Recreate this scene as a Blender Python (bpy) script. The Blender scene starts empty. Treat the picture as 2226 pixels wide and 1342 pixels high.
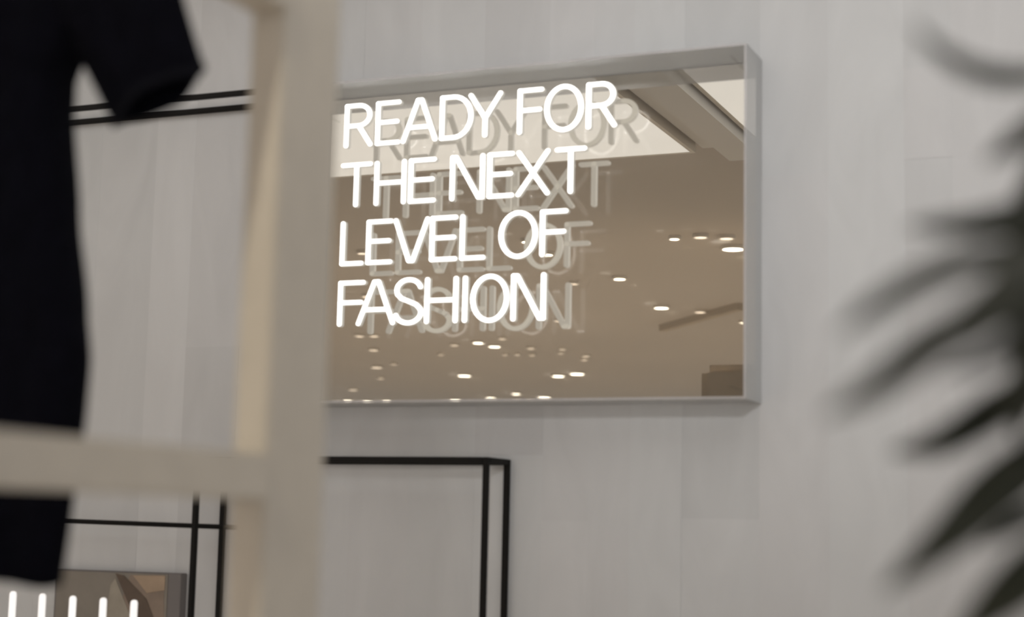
import bpy, bmesh, math, random
from mathutils import Vector, Matrix

# ------------------------------------------------------------------ camera, world, exposure, big lights
SC = bpy.context.scene
COL = SC.collection
F_PX, PITCH, ROLL, YAW = 3547.15, math.radians(7.6445), math.radians(1.2467), math.radians(22.744)
CAM = Vector((0.0, -4.0, 1.6))
Dv = Vector((-math.sin(YAW) * math.cos(PITCH), math.cos(YAW) * math.cos(PITCH), math.sin(PITCH)))
_r = Vector((math.cos(YAW), math.sin(YAW), 0)); _u = _r.cross(Dv)
Rv = math.cos(ROLL) * _r + math.sin(ROLL) * _u
Uv = -math.sin(ROLL) * _r + math.cos(ROLL) * _u
cd = bpy.data.cameras.new('camera'); cam = bpy.data.objects.new('camera', cd); COL.objects.link(cam)
cam.matrix_world = Matrix.Translation(CAM) @ Matrix((Rv, Uv, -Dv)).transposed().to_4x4()
cd.sensor_fit = 'HORIZONTAL'; cd.sensor_width = 36; cd.lens = 36 * F_PX / 2226
cd.clip_start = 0.05
cd.dof.use_dof = True; cd.dof.focus_distance = 6.3; cd.dof.aperture_fstop = 2.6
SC.camera = cam

w = bpy.data.worlds.new('world'); SC.world = w; w.use_nodes = True
w.node_tree.nodes['Background'].inputs[0].default_value = (1.0, 0.985, 0.972, 1)
w.node_tree.nodes['Background'].inputs[1].default_value = 0.74
SC.view_settings.view_transform = 'Standard'; SC.view_settings.look = 'None'
SC.view_settings.gamma = 1; SC.view_settings.use_curve_mapping = False
SC.view_settings.exposure = 0.25

def lamp(name, kind, loc, target, energy, color=(1, 1, 1), size=0.1, spot=None, blend=0.6):
    d = bpy.data.lights.new(name, kind); d.energy = energy; d.color = color
    if kind == 'AREA': d.size = size
    else: d.shadow_soft_size = size
    if kind == 'SPOT': d.spot_size = math.radians(spot); d.spot_blend = blend
    o = bpy.data.objects.new(name, d); COL.objects.link(o); o.location = loc
    v = Vector(target) - Vector(loc); o.rotation_euler = v.to_track_quat('-Z', 'Y').to_euler()
    return o
# spot washing the wall on the right of the sign; spot on the clothes rack
lamp('wall_wash_spot', 'SPOT', (0.9, -6.5, 3.3), (-0.75, 0, 3.15), 540, (1, 1, 1), 0.28, 36, 1.0)
lamp('rack_spot', 'SPOT', (-0.62, -4.2, 3.3), (-0.83, -2.6, 1.85), 55, (1, 0.9, 0.72), 0.03, 26, 0.6)
for i, (x, y) in enumerate([(-3, -6), (-6, -9), (-1, -6.5), (-9, -14), (-3, -12), (-6, -4.5), (-8.5, -8), (-5.5, -16)]):
    lamp('shop_downlight', 'SPOT', (x, y, 3.33), (x, y, 0), 260, (1, 0.89, 0.75), 0.05, 140, 0.5)

# ------------------------------------------------------------------ helpers
def ray(px, py): return Dv + Rv * ((px - 1113) / F_PX) - Uv * ((py - 671) / F_PX)
def atZ(px, py, z): return CAM + ray(px, py) * z          # a point at distance z in front of the camera

def mat(name, col, rough=0.6, metal=0.0, noise=None, emit=None, strength=0, spec=0.5, bump=0):
    m = bpy.data.materials.new(name); m.use_nodes = True
    nt = m.node_tree; b = nt.nodes['Principled BSDF']
    b.inputs['Base Color'].default_value = (*col, 1); b.inputs['Roughness'].default_value = rough
    b.inputs['Metallic'].default_value = metal; b.inputs['Specular IOR Level'].default_value = spec
    if emit: b.inputs['Emission Color'].default_value = (*emit, 1); b.inputs['Emission Strength'].default_value = strength
    if noise:
        sc, amt = noise
        tc = nt.nodes.new('ShaderNodeTexCoord'); n = nt.nodes.new('ShaderNodeTexNoise'); n.inputs['Scale'].default_value = sc
        n.inputs['Detail'].default_value = 6
        mr = nt.nodes.new('ShaderNodeMapRange'); mr.inputs[1].default_value = 0.3; mr.inputs[2].default_value = 0.7
        mr.inputs[3].default_value = 1 - amt; mr.inputs[4].default_value = 1 + amt
        mx = nt.nodes.new('ShaderNodeVectorMath'); mx.operation = 'SCALE'; mx.inputs[0].default_value = col
        nt.links.new(tc.outputs['Object'], n.inputs['Vector']); nt.links.new(n.outputs[0], mr.inputs[0])
        nt.links.new(mr.outputs[0], mx.inputs['Scale']); nt.links.new(mx.outputs[0], b.inputs['Base Color'])
        if bump:
            bp = nt.nodes.new('ShaderNodeBump'); bp.inputs['Strength'].default_value = bump; bp.inputs['Distance'].default_value = 0.01
            nt.links.new(n.outputs[0], bp.inputs['Height']); nt.links.new(bp.outputs[0], b.inputs['Normal'])
    return m

def obj(name, bm, m, parent=None, smooth=False, loc=None):
    me = bpy.data.meshes.new(name)
    if smooth:
        for f in bm.faces: f.smooth = True
    bm.to_mesh(me); bm.free()
    o = bpy.data.objects.new(name, me); COL.objects.link(o)
    for k in (m if isinstance(m, (list, tuple)) else [m]): me.materials.append(k)
    if parent:
        o.parent = parent; o.matrix_parent_inverse = Matrix.Translation(parent.location).inverted()
    return o

def thing(name, label, cat, loc=(0, 0, 0), group=None):
    o = bpy.data.objects.new(name, None); COL.objects.link(o); o.location = loc; o.empty_display_size = 0.1
    tag(o, label, cat, group); return o

def tag(o, label=None, cat=None, group=None, kind=None):
    if label: o['label'] = label
    if cat: o['category'] = cat
    if group: o['group'] = group
    if kind: o['kind'] = kind
    return o

def box(bm, a, b, bevel=0, mi=0):
    x0, y0, z0 = a; x1, y1, z1 = b
    t = bmesh.new()
    bmesh.ops.create_cube(t, size=1)
    for v in t.verts:
        v.co = Vector(((x0 + x1) / 2 + v.co.x * (x1 - x0), (y0 + y1) / 2 + v.co.y * (y1 - y0), (z0 + z1) / 2 + v.co.z * (z1 - z0)))
    if bevel: bmesh.ops.bevel(t, geom=t.edges[:], offset=bevel, segments=2, affect='EDGES')
    for f in t.faces: f.material_index = mi
    me = bpy.data.meshes.new('t'); t.to_mesh(me); t.free(); bm.from_mesh(me); bpy.data.meshes.remove(me)
    return bm
def B(a, b, bevel=0): return box(bmesh.new(), a, b, bevel)

def loft(bm, rings, cap=True):
    vr = [[bm.verts.new(p) for p in r] for r in rings]
    n = len(rings[0])
    for i in range(len(vr) - 1):
        for j in range(n):
            bm.faces.new((vr[i][j], vr[i][(j + 1) % n], vr[i + 1][(j + 1) % n], vr[i + 1][j]))
    if cap: bm.faces.new(vr[0][::-1]); bm.faces.new(vr[-1])
    return bm

def tube(bm, pts, rad, n=12, sy=1.0):
    """round tube through pts; rad may be a list"""
    pts = [Vector(p) for p in pts]; rings = []
    up = Vector((0, 1, 0))
    for i, p in enumerate(pts):
        t = (pts[min(i + 1, len(pts) - 1)] - pts[max(i - 1, 0)]).normalized()
        u = up if abs(t.dot(up)) < 0.95 else Vector((1, 0, 0))
        a = t.cross(u).normalized(); b = a.cross(t).normalized()
        r = rad[i] if isinstance(rad, (list, tuple)) else rad
        rings.append([p + a * math.cos(2 * math.pi * k / n) * r + b * math.sin(2 * math.pi * k / n) * r * sy for k in range(n)])
    return loft(bm, rings)

# ------------------------------------------------------------------ materials
M = {}
M['ceiling'] = mat('tan_ceiling_paint', (0.51, 0.465, 0.42), 0.9, noise=(0.6, 0.03))
M['white_ceiling'] = mat('white_light_box', (0.8, 0.79, 0.77), 0.9, emit=(1, 0.99, 0.975), strength=0.52)
M['grey_beam'] = mat('grey_beam_paint', (0.72, 0.70, 0.67), 0.9)
M['dark_beam'] = mat('dark_ceiling_step_paint', (0.42, 0.36, 0.29), 0.9)
M['floor'] = mat('pale_stone_floor', (0.45, 0.42, 0.39), 0.5, noise=(2, 0.08))
M['mirror'] = mat('bronze_tinted_mirror', (0.86, 0.83, 0.79), 0.006, 1.0)
M['beige'] = mat('beige_powder_coated_metal', (0.60, 0.555, 0.485), 0.55, noise=(30, 0.03))
M['black'] = mat('black_powder_coated_steel', (0.008, 0.007, 0.006), 0.6, spec=0.15)
M['cloth'] = mat('dark_navy_cloth', (0.0028, 0.003, 0.006), 0.95, noise=(60, 0.25), spec=0.05, bump=0.3)
M['cloth_rib'] = mat('navy_ribbed_cuff', (0.004, 0.0045, 0.008), 0.95, spec=0.1)
M['leaf'] = mat('dark_green_leaf', (0.024, 0.029, 0.017), 0.55, noise=(14, 0.3))
M['bark'] = mat('brown_bark', (0.09, 0.065, 0.045), 0.9, noise=(40, 0.3), bump=0.5)
M['soil'] = mat('dark_soil', (0.03, 0.02, 0.015), 1, noise=(60, 0.4), bump=0.8)
M['pot'] = mat('grey_ceramic_pot', (0.4, 0.39, 0.37), 0.5)
M['white_rod'] = mat('glowing_white_lacquer', (0.9, 0.88, 0.86), 0.4, emit=(1, 0.97, 0.95), strength=0.55)  # screen rods are no lamps; added emission makes the white look brightly lit
M['lamp_face'] = mat('lit_lamp_face', (1, 1, 1), 0.5, emit=(1, 0.93, 0.80), strength=9)
M['lamp_face_dim'] = mat('dim_lamp_face', (1, 1, 1), 0.5, emit=(1, 0.84, 0.68), strength=1.7)
M['lamp_rim'] = mat('white_lamp_rim', (0.7, 0.65, 0.58), 0.5)
M['neon'] = mat('lit_white_neon', (1, 1, 1), 0.5, emit=(1, 0.985, 0.98), strength=1.8)
M['neon_back'] = mat('translucent_neon_housing', (0.5, 0.49, 0.46), 0.6, emit=(1, 0.95, 0.87), strength=0.26)

def acrylic(name, alpha_t, tint, diff, gl):
    m = bpy.data.materials.new(name); m.use_nodes = True; nt = m.node_tree
    for n in list(nt.nodes): nt.nodes.remove(n)
    o = nt.nodes.new('ShaderNodeOutputMaterial')
    t = nt.nodes.new('ShaderNodeBsdfTransparent'); t.inputs[0].default_value = (*tint, 1)
    d = nt.nodes.new('ShaderNodeBsdfDiffuse'); d.inputs[0].default_value = (*diff, 1)
    g = nt.nodes.new('ShaderNodeBsdfGlossy'); g.inputs['Roughness'].default_value = 0.02
    m1 = nt.nodes.new('ShaderNodeMixShader'); m1.inputs[0].default_value = alpha_t
    m2 = nt.nodes.new('ShaderNodeMixShader'); m2.inputs[0].default_value = gl
    nt.links.new(d.outputs[0], m1.inputs[1]); nt.links.new(t.outputs[0], m1.inputs[2])
    nt.links.new(m1.outputs[0], m2.inputs[1]); nt.links.new(g.outputs[0], m2.inputs[2])
    nt.links.new(m2.outputs[0], o.inputs[0]); return m
M['clear'] = acrylic('clear_acrylic', 0.985, (0.97, 0.97, 0.96), (0.5, 0.5, 0.5), 0.012)
M['frosted'] = acrylic('milky_acrylic', 0.42, (0.95, 0.95, 0.96), (0.66, 0.665, 0.66), 0.015)
M['edge'] = acrylic('polished_acrylic_edge', 0.45, (0.95, 0.95, 0.97), (0.62, 0.6, 0.6), 0.05)

# wall: planks carry their own tone in a colour attribute, with a faint stone grain on top
def wall_material():
    m = bpy.data.materials.new('grey_stone_planks'); m.use_nodes = True; nt = m.node_tree; b = nt.nodes['Principled BSDF']
    b.inputs['Roughness'].default_value = 0.75; b.inputs['Specular IOR Level'].default_value = 0.25
    at = nt.nodes.new('ShaderNodeAttribute'); at.attribute_name = 'tone'
    tc = nt.nodes.new('ShaderNodeTexCoord'); mp = nt.nodes.new('ShaderNodeMapping'); mp.inputs['Scale'].default_value = (3.2, 1, 1.1)
    n = nt.nodes.new('ShaderNodeTexNoise'); n.inputs['Scale'].default_value = 2.2; n.inputs['Detail'].default_value = 5; n.inputs['Distortion'].default_value = 1.2
    mr = nt.nodes.new('ShaderNodeMapRange'); mr.inputs[1].default_value = 0.25; mr.inputs[2].default_value = 0.75
    mr.inputs[3].default_value = 0.955; mr.inputs[4].default_value = 1.045
    v = nt.nodes.new('ShaderNodeVectorMath'); v.operation = 'SCALE'
    nt.links.new(tc.outputs['Object'], mp.inputs[0]); nt.links.new(mp.outputs[0], n.inputs['Vector'])
    nt.links.new(n.outputs[0], mr.inputs[0]); nt.links.new(at.outputs['Color'], v.inputs[0])
    nt.links.new(mr.outputs[0], v.inputs['Scale']); nt.links.new(v.outputs[0], b.inputs['Base Color'])
    return m
M['wall'] = wall_material()

# ------------------------------------------------------------------ the setting
CEIL = 3.4
def planks():
    random.seed(11)
    xs = [-14.0]
    while xs[-1] < -3.7: xs.append(xs[-1] + random.uniform(.13, .22))
    xs = xs[:-1] + [-3.52, -3.36, -3.2, -3.04, -2.841, -2.705, -2.526, -2.36, -2.15, -1.97, -1.775, -1.581, -1.451, -1.339, -1.2, -1.0, -0.825, -0.637, -0.521, -0.33, -0.14]
    while xs[-1] < 5: xs.append(xs[-1] + random.uniform(.13, .22))
    bm = bmesh.new(); lay = bm.loops.layers.float_color.new('tone')
    fixed = {-2.841: [(0, 9, 1.06)], -3.04: [(0, 1.75, .97), (1.75, 9, 1.0)], -2.705: [(0, 2.1, .965), (2.1, 9, 1.0)],
             -1.775: [(0, 1.79, 1.0), (1.79, 2.4, .93), (2.4, 9, .955)], -1.581: [(0, 1.62, 1.015), (1.62, 2.3, .985), (2.3, 9, 1.0)],
             -1.451: [(0, 1.6, .99), (1.6, 9, .99)], -1.339: [(0, 9, 1.01)], -1.2: [(0, 1.632, 1.0), (1.632, 9, .945)],
             -1.0: [(0, 2.5, 1.0), (2.5, 9, 1.0)], -0.825: [(0, 9, 1.03)], -0.637: [(0, 2.28, 1.0), (2.28, 2.52, .955), (2.52, 2.75, .99), (2.75, 9, .97)],
             -0.521: [(0, 9, .985)], -1.97: [(0, 1.95, .98), (1.95, 9, 1.01)], -2.15: [(0, 9, .985)]}
    for i in range(len(xs) - 1):
        x0, x1 = xs[i], xs[i + 1]
        segs = fixed.get(x0)
        if segs is None:
            z = 0; segs = []
            while z < CEIL:
                z2 = z + random.uniform(.7, 1.5); segs.append((z, z2, random.uniform(.965, 1.025))); z = z2
        for (z0, z1, t) in segs:
            z1 = min(z1, CEIL); dx = random.uniform(0, .0015)
            if z0 >= CEIL: continue
            n0 = len(bm.faces)
            vs = [bm.verts.new(p) for p in ((x0, -dx, z0), (x1, -dx, z0), (x1, -dx, z1), (x0, -dx, z1), (x0, .02, z0), (x1, .02, z0), (x1, .02, z1), (x0, .02, z1))]
            fs = [bm.faces.new([vs[k] for k in q]) for q in ((0, 1, 2, 3), (0, 4, 5, 1), (1, 5, 6, 2), (2, 6, 7, 3), (3, 7, 4, 0))]
            c = (.575 * t * random.uniform(.995, 1.008), .578 * t, .582 * t, 1)
            for f in fs:
                for l in f.loops: l[lay] = c
    box(bm, (-14, .02, 0), (5.2, .15, CEIL))
    return bm
tag(obj('wall_back', planks(), M['wall']), kind='structure')
tag(obj('floor', B((-14, -22, -.1), (5.2, .15, 0)), M['floor']), kind='structure')
tag(obj('ceiling', B((-14, -22, CEIL), (5.2, .15, CEIL + .12)), M['ceiling']), kind='structure')

# luminous ceiling boxes above the sign wall, grey beam between them (seen in the mirror)
def light_box(x0, x1, y0, y1, label):
    t = thing('ceiling_light_box', label, 'ceiling light', ((x0 + x1) / 2, (y0 + y1) / 2, CEIL))
    obj('diffuser', B((x0 + .02, y0 + .02, CEIL - .05), (x1 - .02, y1 - .02, CEIL - .03)), M['white_ceiling'], t)
    fr = bmesh.new()
    box(fr, (x0, y0, CEIL - .052), (x0 + .02, y1, CEIL)); box(fr, (x1 - .02, y0, CEIL - .052), (x1, y1, CEIL))
    box(fr, (x0 + .02, y0, CEIL - .052), (x1 - .02, y0 + .02, CEIL)); box(fr, (x0 + .02, y1 - .02, CEIL - .052), (x1 - .02, y1, CEIL))
    obj('frame', fr, M['lamp_rim'], t)
light_box(-6.2, -2.1, -3.2, -.35, 'broad white lit ceiling panel mirrored behind the top line of words')
light_box(-1.78, .9, -3.0, -.35, 'white lit ceiling panel mirrored in the top right corner of the sign')
bm = bmesh.new(); box(bm, (-2.08, -3.25, CEIL - .02), (-1.95, -.02, CEIL)); box(bm, (-1.95, -3.25, CEIL - .09), (-1.8, -.02, CEIL))
tag(obj('ceiling_beam', bm, M['grey_beam']), 'grey stepped beam running between the two white lit ceiling panels', 'beam')

# far things that the mirror shows
bm = bmesh.new(); box(bm, (0, -.03, -.055), (1.6, .03, 0))
o = obj('ceiling_track', bm, M['dark_beam']); o.location = (-4.31, -9.74, CEIL); o.rotation_euler = (0, 0, math.atan2(9.74 - 8.57, 4.31 - 3.33))
tag(o, 'dark slanting ceiling beam mirrored at the lower right of the sign', 'beam')
t = thing('display_partition', 'dark brown partition block mirrored in the bottom right corner of the sign', 'partition', (-2.2, -5.6, 0))
obj('panel', B((-2.74, -5.75, .06), (-1.7, -5.5, 2.60), .05), mat('brown_grey_panel', (.36, .31, .25), .8, noise=(3, .06)), t)
obj('base', B((-2.70, -5.72, 0), (-1.74, -5.53, .06)), M['black'], t)

# ceiling downlights: x, y, radius, brightness, label or None for the faint far ones
DL = [(-2.91,-5.52,.03,1.5,'slim curved glint of a ceiling downlight, leftmost of the mirrored cluster at right'),(-2.74,-5.51,.04,1,'dim downlight, second from left in the mirrored cluster at right'),
(-2.6,-5.59,.042,1,'dim downlight just above the brightest lamp at the mirror right edge'),(-2.66,-5.97,.066,3,'brightest downlight at the right edge of the mirror'),
(-3.76,-6.97,.042,1.5,'single flat downlight mirrored alone right of the word OF'),(-3.93,-8.51,.057,3,'bright flat downlight mirrored alone at mid height right of FASHION'),
(-3.7,-8.83,.043,.7,'faint downlight just right of the bright flat one'),(-3.54,-9.56,.021,2,'tiny white downlight touching the mirror right edge above the dark block'),
(-3.83,-5.37,.031,1.5,'downlight mirrored inside the letter O of OF'),(-3.88,-5.86,.035,3,'bright downlight mirrored at the foot of the letter F of OF'),
(-5.05,-5.48,.033,1,'downlight mirrored between L and E of LEVEL'),(-5.98,-7.34,.046,.6,'faint downlight mirrored behind F of FASHION'),
(-6.43,-10.52,.053,3,'bright slanted downlight mirrored just below the letter H, left of a pair'),(-6.4,-10.86,.058,3,'bright slanted downlight mirrored below FASHION, right of a pair'),
(-8.01,-13.7,.079,3,'bright flat downlight mirrored alone low under the letter H'),(-6.9,-13.94,.073,3,'bright downlight low in the mirror, left of the brightest pair'),
(-6.58,-13.71,.082,3.5,'bright downlight low in the mirror, right of the brightest pair'),(-8.4,-16.26,.061,1.5,'small downlight just above the row along the mirror bottom edge'),
(-8.24,-16.89,.089,2,'brightest downlight of the row along the mirror bottom edge'),(-5.04,-9.09,.036,.9,'soft downlight mirrored at the foot of the last letter N'),
(-4.16,-7.11,.03,.6,'faint pinkish downlight mirrored above right of the last letter N')] + [(x, y, r, s, None) for x, y, r, s in
[(-7.33,-9.75,.044,.5),(-7.19,-9.78,.044,.5),(-6.06,-10.25,.036,.6),(-6.75,-10.66,.037,.6),(-7.27,-11.46,.03,.6),(-7.78,-10.91,.047,.6),(-8.24,-12.29,.033,.6),(-8.61,-12.59,.062,.5),
(-9.21,-13.86,.041,.5),(-10.38,-15.33,.061,.8),(-11.39,-17.06,.068,1.5),(-11.16,-17.24,.075,1.5),(-10.83,-17.21,.067,1.5),(-9.72,-17.18,.079,1.5),(-9.03,-16.86,.071,1.5),(-8.82,-17.3,.059,.8),
(-8.62,-17.31,.058,1),(-6.1,-11.08,.037,.6),(-6.33,-11.69,.03,.6),(-6.6,-11.6,.03,.4),(-6.47,-11.62,.03,.4),(-5.82,-11.23,.033,.6),(-5.97,-11.58,.03,.5),(-5.81,-11.89,.039,.6),(-5.95,-12.23,.035,.6)]]
def disc(r, z, h, n=24):
    bm = bmesh.new()
    rings = [[Vector((r * math.cos(2 * math.pi * k / n), r * math.sin(2 * math.pi * k / n), zz)) for k in range(n)] for zz in (z, z + h)]
    return loft(bm, rings)
def annulus(r0, r1, z, h, n=24):
    bm = bmesh.new(); prof = [(r0, z + h), (r0, z), (r1, z), (r1, z + h)]
    rings = [[Vector((r * math.cos(2 * math.pi * k / n), r * math.sin(2 * math.pi * k / n), zz)) for k in range(n)] for r, zz in prof]
    vr = [[bm.verts.new(p) for p in rg] for rg in rings]
    for i in range(4):
        a, b = vr[i], vr[(i + 1) % 4]
        for j in range(n): bm.faces.new((a[j], a[(j + 1) % n], b[(j + 1) % n], b[j]))
    return bm
for (x, y, r, s, lab) in DL:
    bright = s >= 1.5
    if lab:
        t = thing('downlight', lab, 'ceiling light', (x, y, CEIL), 'downlights mirrored in the sign')
    else:
        t = thing('downlight', 'small faint far-off ceiling downlight mirrored low in the sign', 'ceiling light', (x, y, CEIL), 'small faint downlights')
    a = obj('lamp_face', disc(r, -.02, .012), M['lamp_face'] if bright else M['lamp_face_dim'], t)
    b = obj('trim_ring', annulus(r, r * 1.15 + .004, -.024, .023), M['lamp_rim'], t)
    for k in (a, b): k.matrix_parent_inverse = Matrix.Identity(4)

# ------------------------------------------------------------------ the sign: mirror in an acrylic box, white neon words in front
SX0, SX1, SZ0, SZ1, SD = -2.33, -0.994, 1.92, 2.806, .16
sign = thing('neon_sign', 'white neon words glowing in front of a bronze mirror inside a clear acrylic wall box', 'sign', (SX0, 0, SZ0))
obj('mirror', B((SX0 + .008, -.010, SZ0 + .008), (SX1 - .014, -.002, SZ1 - .008)), M['mirror'], sign)
obj('front_cover', B((SX0 + .007, -SD, SZ0 + .007), (SX1 - .007, -SD + .002, SZ1 - .007)), M['clear'], sign)
T_ = .006
for nm, a, b in (('top_pane', (SX0, -SD, SZ1 - T_), (SX1, -.001, SZ1)), ('bottom_pane', (SX0, -SD, SZ0), (SX1, -.001, SZ0 + T_)),
                 ('side_pane', (SX0, -SD, SZ0 + T_), (SX0 + T_, -.001, SZ1 - T_)), ('side_pane', (SX1 - T_, -SD, SZ0 + T_), (SX1, -.001, SZ1 - T_))):
    bm = B(a, b)
    for f in bm.faces:
        if abs(f.normal.y) > .9: f.material_index = 1
    o = obj(nm, bm, [M['frosted'], M['edge']], sign)
    o['label'] = 'milky translucent acrylic edge pane'

PI = math.pi
def arc(cx, cz, rx, rz, a0, a1, n=14): return [(cx + rx * math.cos(math.radians(a0 + (a1 - a0) * k / n)), cz + rz * math.sin(math.radians(a0 + (a1 - a0) * k / n))) for k in range(n + 1)]
G = {  # centre lines in a unit box
 'R': [[(0, 0), (0, 1)], [(0, 1), (.5, 1)] + arc(.5, .745, .45, .255, 90, -90)[1:] + [(0, .49)], [(.5, .49), (1, 0)]],
 'E': [[(1, 1), (0, 1), (0, 0), (1, 0)], [(0, .52), (.93, .52)]],
 'A': [[(0, 0), (.44, 1), (.56, 1), (1, 0)], [(.17, .33), (.83, .33)]],
 'D': [[(0, 0), (0, 1), (.4, 1)] + arc(.4, .5, .6, .5, 90, -90)[1:] + [(0, 0)]],
 'Y': [[(0, 1), (.5, .42), (1, 1)], [(.5, .42), (.5, 0)]],
 'F': [[(1, 1), (0, 1), (0, 0)], [(0, .52), (.92, .52)]],
 'O': [arc(.5, .5, .5, .5, 0, 360, 36)],
 'T': [[(0, 1), (1, 1)], [(.5, 1), (.5, 0)]],
 'H': [[(0, 0), (0, 1)], [(1, 0), (1, 1)], [(0, .5), (1, .5)]],
 'N': [[(0, 0), (0, 1), (.12, 1), (.88, 0), (1, 0), (1, 1)]],
 'X': [[(0, 1), (1, 0)], [(0, 0), (1, 1)]],
 'L': [[(0, 1), (0, 0), (1, 0)]],
 'V': [[(0, 1), (.44, 0), (.56, 0), (1, 1)]],
 'I': [[(0, 0), (0, 1)]],
 'S': [arc(.5, .76, .47, .24, 15, 180, 14) + [(.06, .67), (.22, .57), (.5, .5), (.8, .42), (.96, .32)] + arc(.5, .25, .5, .25, 0, -165, 14)],
}
SR = .0074
def stroke(bm, pts, r=SR, dy=.0075):
    """rounded flat neon tube along pts (x,z): front half lit (slot 0), rear housing (slot 1)"""
    for a, b in zip(pts[:-1], pts[1:]):
        a = Vector((a[0], 0, a[1])); b = Vector((b[0], 0, b[1])); d = (b - a)
        if d.length < 1e-5: continue
        ang = math.atan2(d.z, d.x); n = 10; out = []
        for k in range(n + 1): t = ang + PI / 2 + PI * k / n; out.append(a + Vector((math.cos(t), 0, math.sin(t))) * r)
        for k in range(n + 1): t = ang - PI / 2 + PI * k / n; out.append(b + Vector((math.cos(t), 0, math.sin(t))) * r)
        def ring(s, y):
            res = []
            for k, p in enumerate(out):
                c = a if k <= n else b
                q = (p - c) * s; q.z *= .84; res.append(bm.verts.new(c + q + Vector((0, y, 0))))
            return res
        R = [ring(.55, -dy), ring(.92, -dy * .75), ring(1, -dy * .25), ring(1, dy * .3), ring(1, dy), ]
        m = len(out)
        bm.faces.new(R[0]).material_index = 0
        for i in range(4):
            for j in range(m):
                f = bm.faces.new((R[i][j], R[i][(j + 1) % m], R[i + 1][(j + 1) % m], R[i + 1][j])); f.material_index = 0 if i < 1 else 1
        bm.faces.new(R[4][::-1]).material_index = 1
LINES = [(2.631, 2.756, 'READYFOR', [(-2.149,-2.059),(-2.052,-1.974),(-1.973,-1.862),(-1.857,-1.757),(-1.773,-1.672),(-1.630,-1.554),(-1.553,-1.442),(-1.436,-1.350)]),
 (2.463, 2.588, 'THENEXT', [(-2.155,-2.056),(-2.050,-1.952),(-1.946,-1.862),(-1.822,-1.719),(-1.713,-1.634),(-1.630,-1.533),(-1.521,-1.431)]),
 (2.300, 2.425, 'LEVELOF', [(-2.149,-2.075),(-2.069,-1.987),(-1.987,-1.877),(-1.877,-1.794),(-1.788,-1.712),(-1.676,-1.564),(-1.559,-1.480)]),
 (2.133, 2.259, 'FASHION', [(-2.150,-2.066),(-2.092,-1.973),(-1.980,-1.889),(-1.887,-1.788),(-1.780,-1.757),(-1.753,-1.641),(-1.637,-1.538)])]
for z0, z1, word, xs in LINES:
    for ch, (x0, x1) in zip(word, xs):
        bm = bmesh.new(); lx = x0 + SR; sx = (x1 - x0) - 2 * SR
        if ch == 'I': lx = (x0 + x1) / 2; sx = 0
        e = .002 if ch in 'OS' else 0
        for s in G[ch]: stroke(bm, [(lx + p[0] * sx, z0 - e + SR * .84 + p[1] * (z1 - z0 + 2 * e - 2 * SR * .84)) for p in s])
        o = obj('neon_letter', bm, [M['neon'], M['neon_back']], sign); o.matrix_parent_inverse = Matrix.Translation((SX0, .10, SZ0)).inverted()
        o['label'] = 'lit white neon letter ' + ch
# clear stand-off bolts that hold the words and cover
bm = bmesh.new()
for x in (SX0 + .03, SX1 - .04):
    for z in (SZ0 + .03, SZ1 - .03):
        bm = bmesh.new(); tube(bm, [(x, -.012, z), (x, -.158, z)], .004, 10); obj('spacer_pin', bm, M['clear'], sign)

# ------------------------------------------------------------------ black frames on the wall
def bar(a, b, s=.015, bev=.0015):
    a = Vector(a); b = Vector(b); h = s / 2
    lo = Vector([min(a[i], b[i]) - h for i in range(3)]); hi = Vector([max(a[i], b[i]) + h for i in range(3)])
    return B(lo, hi, bev)
fr = thing('display_frame', 'black square-tube floor frame standing against the wall below the neon sign', 'clothes frame', (-2.11, -.08, 0))
XL, XR, ZT, YF, YB = -2.546, -1.676, 1.770, -.15, -.012
for x in (XL, XR):
    for y in (YF, YB): obj('post', bar((x, y, .008), (x, y, ZT)), M['black'], fr)
    obj('side_rail', bar((x, YF + .016, ZT), (x, YB - .016, ZT)), M['black'], fr); obj('foot_rail', bar((x, YF + .016, .05), (x, YB - .016, .05)), M['black'], fr)
for y in (YF, YB): obj('top_rail', bar((XL + .016, y, ZT), (XR - .016, y, ZT)), M['black'], fr)

rk = thing('wall_rack', 'pair of long black parallel rails on the wall behind the dark sleeve', 'wall rack', (-3.2, 0, 2.8))
obj('front_rail', bar((-4.6, YF, 2.803), (-2.33, YF, 2.803)), M['black'], rk)
obj('back_rail', bar((-4.6, YB, 2.803), (-2.33, YB, 2.803)), M['black'], rk)
for x in (-4.6, -2.33): obj('bracket', bar((x, YF + .016, 2.803), (x, YB - .016, 2.803)), M['black'], rk)

lr = thing('wall_rail', 'thin black horizontal rail on the wall left of the black floor frame', 'clothes rail', (-3.2, 0, 1.59))
bm = bmesh.new(); tube(bm, [(-4.2, -.07, 1.606), (-2.43, -.07, 1.583)], .0068, 12); obj('rod', bm, M['black'], lr, True)
for x, z in ((-4.1, 1.6045), (-2.436, 1.583)):
    bm = bmesh.new(); tube(bm, [(x, -.064, z), (x, -.001, z)], .005, 10); tube(bm, [(x, -.006, z), (x, -.0005, z)], .016, 14); obj('bracket', bm, M['black'], lr)

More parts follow.
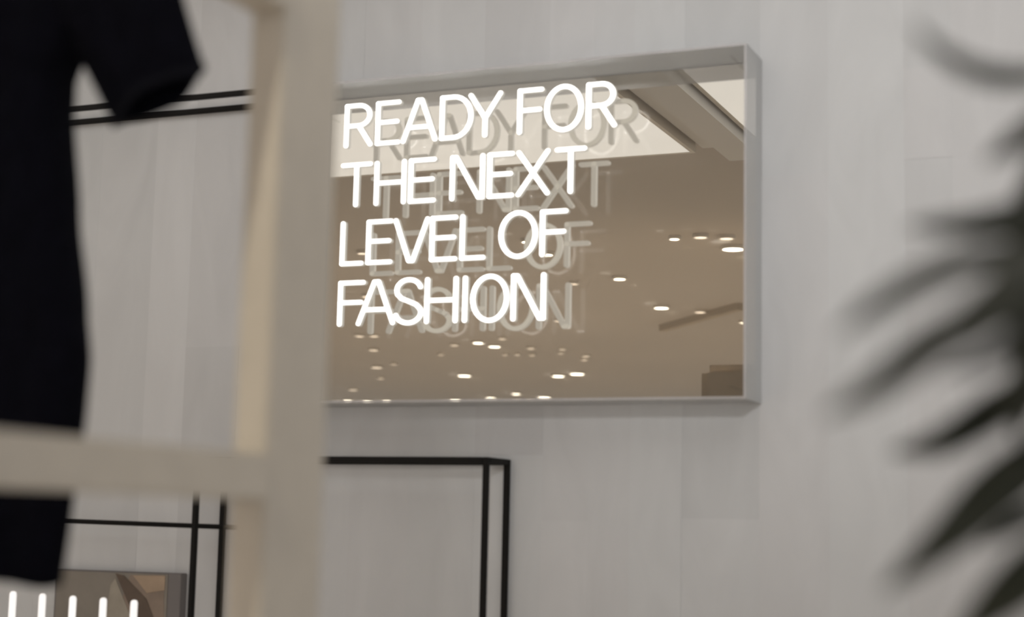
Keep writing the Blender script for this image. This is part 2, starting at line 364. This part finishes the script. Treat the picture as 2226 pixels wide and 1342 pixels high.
# picture and white rods, bottom left
pc = thing('wall_picture', 'small brown abstract picture low on the wall at bottom left', 'picture', (-2.88, 0, 1.1))
PX0, PX1, PZ0, PZ1 = -3.10, -2.662, .82, 1.450
obj('frame', B((PX0, -.03, PZ0), (PX1, -.001, PZ1), .002), mat('grey_picture_frame', (.165, .15, .145), .7), pc)
obj('canvas', B((PX0 + .008, -.032, PZ0 + .012), (PX1 - .045, -.0301, PZ1 - .004)), mat('taupe_print', (.22, .195, .165), .8, noise=(9, .10)), pc)
def poly(pts, y, col, nm):
    bm = bmesh.new(); a = [bm.verts.new((x, y, z)) for x, z in pts]; b = [bm.verts.new((x, y + .0006, z)) for x, z in pts]
    bm.faces.new(a); bm.faces.new(b[::-1])
    for i in range(len(a)): bm.faces.new((a[i], b[i], b[(i + 1) % len(a)], a[(i + 1) % len(a)]))
    return obj('painted_shape', bm, mat(nm, col, .8, noise=(20, .12)), pc)
poly([(-2.835, 1.441), (-2.72, 1.444), (-2.712, 1.30), (-2.74, 1.20), (-2.90, 1.20), (-2.87, 1.34)], -.0328, (.235, .18, .14), 'rosy_brown_paint')
poly([(-2.825, 1.440), (-2.715, 1.442), (-2.715, 1.402), (-2.775, 1.392)], -.0336, (.36, .265, .185), 'peach_paint')
poly([(-2.885, 1.444), (-2.855, 1.438), (-2.775, 1.375), (-2.735, 1.30), (-2.72, 1.2), (-2.75, 1.2), (-2.78, 1.29), (-2.835, 1.36)], -.0344, (.105, .075, .055), 'dark_brown_paint')
poly([(-2.90, 1.41), (-2.885, 1.43), (-2.84, 1.35), (-2.80, 1.27), (-2.84, 1.2), (-2.93, 1.2)], -.0340, (.30, .265, .215), 'sand_paint')

sc = thing('slatted_screen', 'row of five upright white rods in the bottom left corner', 'screen', (-2.7, -.37, 0))
for k, (px, py) in enumerate([(28, 1286), (92, 1291), (158, 1296), (224, 1300), (291, 1305)]):
    d = ray(px + 1, py); p = CAM + d * ((-.37 + 4) / d.y)
    bm = bmesh.new(); tube(bm, [(p.x, -.37, .05), (p.x, -.37, p.z - .008), (p.x, -.37, p.z - .002), (p.x, -.37, p.z)], [.0095, .0095, .0075, .003], 16)
    obj('rod', bm, M['white_rod'], sc, True)
obj('base_rail', B((-3.0, -.395, 0), (-2.50, -.345, .05), .003), M['white_rod'], sc)

# ------------------------------------------------------------------ beige clothes rack (close, out of focus)
cr = thing('clothes_rack', 'out-of-focus beige metal rack post with horizontal bars, close to the camera', 'clothes rack', (-.83, -2.6, 0))
X0, X1, Y0, Y1 = -.857, -.820, -2.645, -2.530; RT = 2.42; RZ = 2.40
obj('post', B((X0, Y0, .0), (X1, Y1, RT), .002), M['beige'], cr)
obj('crossbar', B((X0 + .001, -3.44, 1.621), (X1 + .007, Y0 - .0005, 1.664), .002), M['beige'], cr)
obj('crossbar', B((X0 + .001, -3.44, 2.103), (X1 + .007, Y0 - .0005, 2.146), .002), M['beige'], cr)
obj('post', B((X0, -3.52, .0), (X1, -3.4405, RT), .002), M['beige'], cr)
XO = -1.62
obj('post', B((XO, Y0, .0), (XO + .037, Y1, RT), .002), M['beige'], cr)
obj('post', B((XO, -3.52, .0), (XO + .037, -3.4405, RT), .002), M['beige'], cr)
obj('top_bar', B((XO, Y0 + .03, RT), (X1, Y1 - .03, RT + .04), .002), M['beige'], cr)
obj('top_bar', B((XO, -3.50, RT), (X1, -3.46, RT + .04), .002), M['beige'], cr)
bm = bmesh.new(); tube(bm, [(-1.226, -3.46, RZ), (-1.226, Y1 - .03, RZ)], .012, 16); obj('hang_rail', bm, M['beige'], cr, True)

# ------------------------------------------------------------------ dark garment on a hanger
GY = -2.30
K = .786; GC = CAM + (Vector((-1.56, GY, 2.0)) - CAM) * K     # the garment hangs this much nearer than first drawn
def gscale(o):
    for v in o.data.vertices: v.co = CAM + (v.co - CAM) * K
    return o
ga = thing('garment', 'very dark navy short-sleeved top hanging at the left edge of the photo', 'clothing', tuple(GC))
def sup(a, e): c = math.cos(a); s = math.sin(a); return (math.copysign(abs(c) ** e, c), math.copysign(abs(s) ** e, s))
def interp(tab, z):
    for (z0, a0), (z1, a1) in zip(tab[:-1], tab[1:]):
        if z <= z1: t = max(0, (z - z0) / (z1 - z0)); return a0 + (a1 - a0) * (t * t * (3 - 2 * t) * .5 + t * .5)
    return tab[-1][1]
HW = [(1.505, .236), (1.60, .243), (1.733, .252), (1.80, .253), (1.87, .243), (2.0, .220), (2.13, .202), (2.175, .203), (2.22, .222), (2.28, .235), (2.335, .205), (2.36, .14), (2.375, .085)]
DP = [(1.505, .045), (1.8, .075), (2.1, .08), (2.25, .07), (2.33, .045), (2.375, .035)]
rings = []; N = 72; zs = [1.521 + (2.375 - 1.521) * k / 60 for k in range(61)]
for z in zs:
    r = []
    for k in range(N):
        a = 2 * PI * k / N; c, s = sup(a, .75)
        fold = 1 + .10 * math.sin(a * 9 + z * 3) * (2.45 - z) + .04 * math.sin(a * 17 - z * 5)
        r.append(Vector((-1.56 + interp(HW, z) * c, GY + interp(DP, z) * s * fold, z + (.003 * math.sin(a * 5) - .006 * c) * max(0, 1 - (z - 1.521) / .08) + (.0 if z < 2.3 else -.02 * (-s if s < 0 else 0)))))
    rings.append(r)
bm = bmesh.new(); loft(bm, rings, cap=False)
o = gscale(obj('body', bm, M['cloth'], ga, True)); md = o.modifiers.new('thick', 'SOLIDIFY'); md.thickness = .002; md.offset = -1
def sleeve(sgn):
    hem = Vector((.352, 0, 2.134)); ax = Vector((-.45, 0, .89)).normalized(); across = Vector((.893, 0, .45)).normalized(); rs = []
    for k in range(15):
        t = k / 14; L = .265 * t; c = hem + ax * L; hw = .072 + .018 * t + .018 * t * t; dp = .026 + .035 * t; r = []
        for j in range(40):
            a = 2 * PI * j / 40; cc, ss = math.cos(a), math.sin(a)
            p = c + across * cc * hw; p.y += ss * dp * (1 + .12 * math.sin(a * 6 + t * 4)); p.z += .006 * math.sin(a * 3) * (1 - t)
            r.append(Vector((-1.56 + sgn * p.x, GY + p.y, p.z)))
        rs.append(r)
    bm = bmesh.new(); loft(bm, rs, cap=False)
    o = gscale(obj('sleeve', bm, M['cloth'], ga, True)); md = o.modifiers.new('thick', 'SOLIDIFY'); md.thickness = .002
    rs2 = []
    for q in (0.0, .012):
        c = hem + ax * q
        r = []
        for j in range(40):
            a = 2 * PI * j / 40; cc, ss = math.cos(a), math.sin(a); p = c + across * cc * .0735
            p.y += ss * .028 * (1 + .12 * math.sin(a * 6)); p.z += .006 * math.sin(a * 3); r.append(Vector((-1.56 + sgn * p.x, GY + p.y, p.z)))
        rs2.append(r)
    bm = bmesh.new(); loft(bm, rs2, cap=False); c = gscale(obj('cuff', bm, M['cloth_rib'], o, True))
sleeve(1); sleeve(-1)
bm = bmesh.new(); tube(bm, [(-1.56 + .088 * math.cos(2 * PI * k / 32), GY + .036 * math.sin(2 * PI * k / 32), 2.374) for k in range(33)], .006, 8); gscale(obj('collar', bm, M['cloth_rib'], ga, True))
hz = CAM.z + (2.385 - CAM.z) * K; gx, gy = GC.x, GC.y
hg = thing('clothes_hanger', 'steel-hooked hanger holding the dark top, hooked on the rack rail', 'hanger', (gx, gy, hz))
bm = bmesh.new(); tube(bm, [(gx + x, gy, hz + .012 - .05 * abs(x)) for x in [-.055 + .11 * k / 8 for k in range(9)]], .006, 12); obj('arm', bm, mat('pale_wood', (.5, .36, .22), .5, noise=(20, .2)), hg, True)
bm = bmesh.new(); tube(bm, [(gx, gy, hz + .015), (gx, gy, hz + .10)] + [(gx + .026 * math.cos(a), gy, RZ - .0 + .018 * math.sin(a)) for a in [math.radians(q) for q in (-70, -30, 10, 50, 90, 130, 170, 200)]], .0018, 8); obj('hook', bm, mat('steel', (.6, .6, .6), .3, 1), hg, True)

# ------------------------------------------------------------------ potted plant, right foreground
PK = .86      # distance factor of the whole plant
pl_base = atZ(2440, 1342, 1.02 * PK); PXc, PYc = pl_base.x, pl_base.y
pl = thing('potted_plant', 'tall leafy green plant, blurred and close at the right edge', 'plant', (PXc, PYc, 0))
bm = bmesh.new(); prof = [(.0, .0), (.13, 0), (.135, .01), (.175, .34), (.18, .36), (.165, .36), (.155, .30), (.0, .30)]
vr = []
for r, z in prof: vr.append([bm.verts.new((PXc + r * math.cos(2 * PI * k / 32), PYc + r * math.sin(2 * PI * k / 32), z)) for k in range(32)] if r > 0 else [bm.verts.new((PXc, PYc, z))])
for a, b in zip(vr[:-1], vr[1:]):
    for j in range(32):
        q = [a[j % len(a)], a[(j + 1) % len(a)], b[(j + 1) % len(b)], b[j % len(b)]]
        q = list(dict.fromkeys(q)); bm.faces.new(q)
obj('pot', bm, M['pot'], pl, True)
obj('soil', disc(.152, .300, .02), M['soil'], pl).matrix_parent_inverse = Matrix.Identity(4)
trunk = [(PXc, PYc, .3), (PXc + .01, PYc, .8), (PXc - .005, PYc + .01, 1.3), (PXc + .012, PYc, 1.6), (PXc, PYc, 1.8), (PXc + .02, PYc - .01, 2.05)]
bm = bmesh.new(); tube(bm, trunk, [.022, .019, .017, .014, .011, .006], 14); obj('trunk', bm, M['bark'], pl, True)
def bez(P, n=18):
    out = []
    P = [Vector(p) for p in P]; P = [P[0] * 2 - P[1]] + P + [P[-1] * 2 - P[-2]]
    for i in range(1, len(P) - 2):
        for k in range(n):
            t = k / n; a, b, c, d = P[i - 1:i + 3]
            out.append(.5 * ((2 * b) + (-a + c) * t + (2 * a - 5 * b + 4 * c - d) * t * t + (-a + 3 * b - 3 * c + d) * t ** 3))
    out.append(P[-2]); return out
def leaf(P, wid, twist=0.0, stemlen=.15):
    pts = bez(P); n = len(pts); bm = bmesh.new(); prev = None
    for i, p in enumerate(pts):
        s = i / (n - 1); t = (pts[min(i + 1, n - 1)] - pts[max(i - 1, 0)]).normalized()
        view = (CAM - p).normalized(); a = t.cross(view).normalized()
        a = (Matrix.Rotation(twist, 3, t) @ a); nrm = a.cross(t)
        ww = wid * (.10 if s < stemlen else max(.03, math.sin(PI * min(1, (s - stemlen) / (1 - stemlen)) ** .8) ** .75)) if s < .999 else wid * .02
        row = [bm.verts.new(p + a * ww * q + nrm * abs(q) * ww * .35) for q in (-.5, -.27, 0, .27, .5)]
        if prev:
            for j in range(4): bm.faces.new((prev[j], prev[j + 1], row[j + 1], row[j]))
        prev = row
    o = obj('leaf', bm, M['leaf'], pl, True); md = o.modifiers.new('thick', 'SOLIDIFY'); md.thickness = .0008
LEAVES = [  # points (px, py, distance), width m, twist
 ([(2440, 40, 1.02), (2320, 150, .98), (2180, 168, .95), (2070, 130, .93), (1985, 55, .92)], .010, .2),
 ([(2440, 210, 1.0), (2320, 240, .98), (2220, 305, .97), (2140, 352, .96)], .014, .4),
 ([(2440, 400, 1.02), (2300, 450, 1.0), (2150, 488, .98), (1970, 492, .97)], .017, .1),
 ([(2440, 440, 1.02), (2270, 540, .95), (2080, 588, .88), (1930, 660, .84), (1820, 725, .82)], .018, .8),
 ([(2440, 420, 1.04), (2280, 520, 1.03), (2190, 630, 1.03), (2120, 745, 1.03)], .013, .2),
 ([(2440, 560, 1.0), (2290, 640, .9), (2060, 735, .84), (1920, 835, .82), (1790, 905, .82)], .017, .5),
 ([(2440, 700, 1.02), (2290, 810, 1.02), (2160, 895, 1.02), (2050, 960, 1.0), (1935, 985, 1.0)], .019, .1),
 ([(2440, 850, 1.02), (2300, 960, 1.0), (2180, 1060, .98), (2070, 1165, .94), (1920, 1285, .9)], .026, .3),
 ([(2440, 960, 1.02), (2320, 1080, 1.0), (2220, 1140, .98), (2130, 1190, .96)], .014, .7),
 ([(2440, 1100, 1.02), (2320, 1190, .98), (2200, 1290, .94), (2060, 1410, .92)], .026, .3),
 ([(2440, 300, 1.05), (2300, 360, 1.05), (2235, 470, 1.05), (2205, 620, 1.05)], .020, .2),
 ([(2440, 560, 1.06), (2300, 600, 1.06), (2240, 700, 1.06), (2212, 840, 1.06)], .022, .3),
 ([(2440, 480, 1.05), (2330, 520, 1.05), (2270, 600, 1.04), (2200, 760, 1.03)], .018, .4),
 ([(2440, 640, 1.05), (2330, 700, 1.03), (2240, 860, 1.0), (2210, 960, .98)], .018, .4),
 ([(2440, 250, 1.05), (2340, 280, 1.05), (2260, 370, 1.04), (2200, 480, 1.03)], .014, .4),
 ([(2440, 1250, 1.02), (2340, 1320, 1.0), (2260, 1420, .98)], .024, .3),
 ([(2440, 780, 1.02), (2350, 860, 1.05), (2280, 1010, 1.05), (2215, 1060, 1.05)], .020, .3),
 ([(2440, 470, .95), (2280, 560, .86), (2120, 680, .80), (1985, 775, .78)], .015, .6),
 ([(2440, 610, .98), (2310, 660, .92), (2180, 770, .86), (2040, 815, .84)], .014, .7),
 ([(2440, 380, 1.0), (2330, 430, 1.0), (2240, 540, 1.0), (2150, 640, .98)], .020, .3),
 ([(2440, 700, 1.0), (2350, 740, 1.0), (2250, 820, .98), (2180, 905, .96)], .024, .3),
 ([(2440, 900, 1.0), (2340, 950, .98), (2240, 1030, .95), (2150, 1075, .92)], .016, .5)]
for P, wd, tw in LEAVES:
    P = [atZ(q[0], q[1], q[2] * PK) for q in P]; wd *= PK * 1.25; z = P[0].z; P[0] = Vector((PXc, PYc, z)); leaf(P, wd, tw)
random.seed(5)
for k in range(22):
    z = 1.15 + .9 * k / 22; a = random.uniform(-1.1, 1.9); L = random.uniform(.14, .24); dr = Vector((math.cos(a), math.sin(a), 0))
    b = Vector((PXc, PYc, z)); leaf([b, b + dr * L * .4 + Vector((0, 0, .04)), b + dr * L * .8 + Vector((0, 0, .01)), b + dr * L + Vector((0, 0, -.07))], random.uniform(.016, .028), random.uniform(-.6, .6))
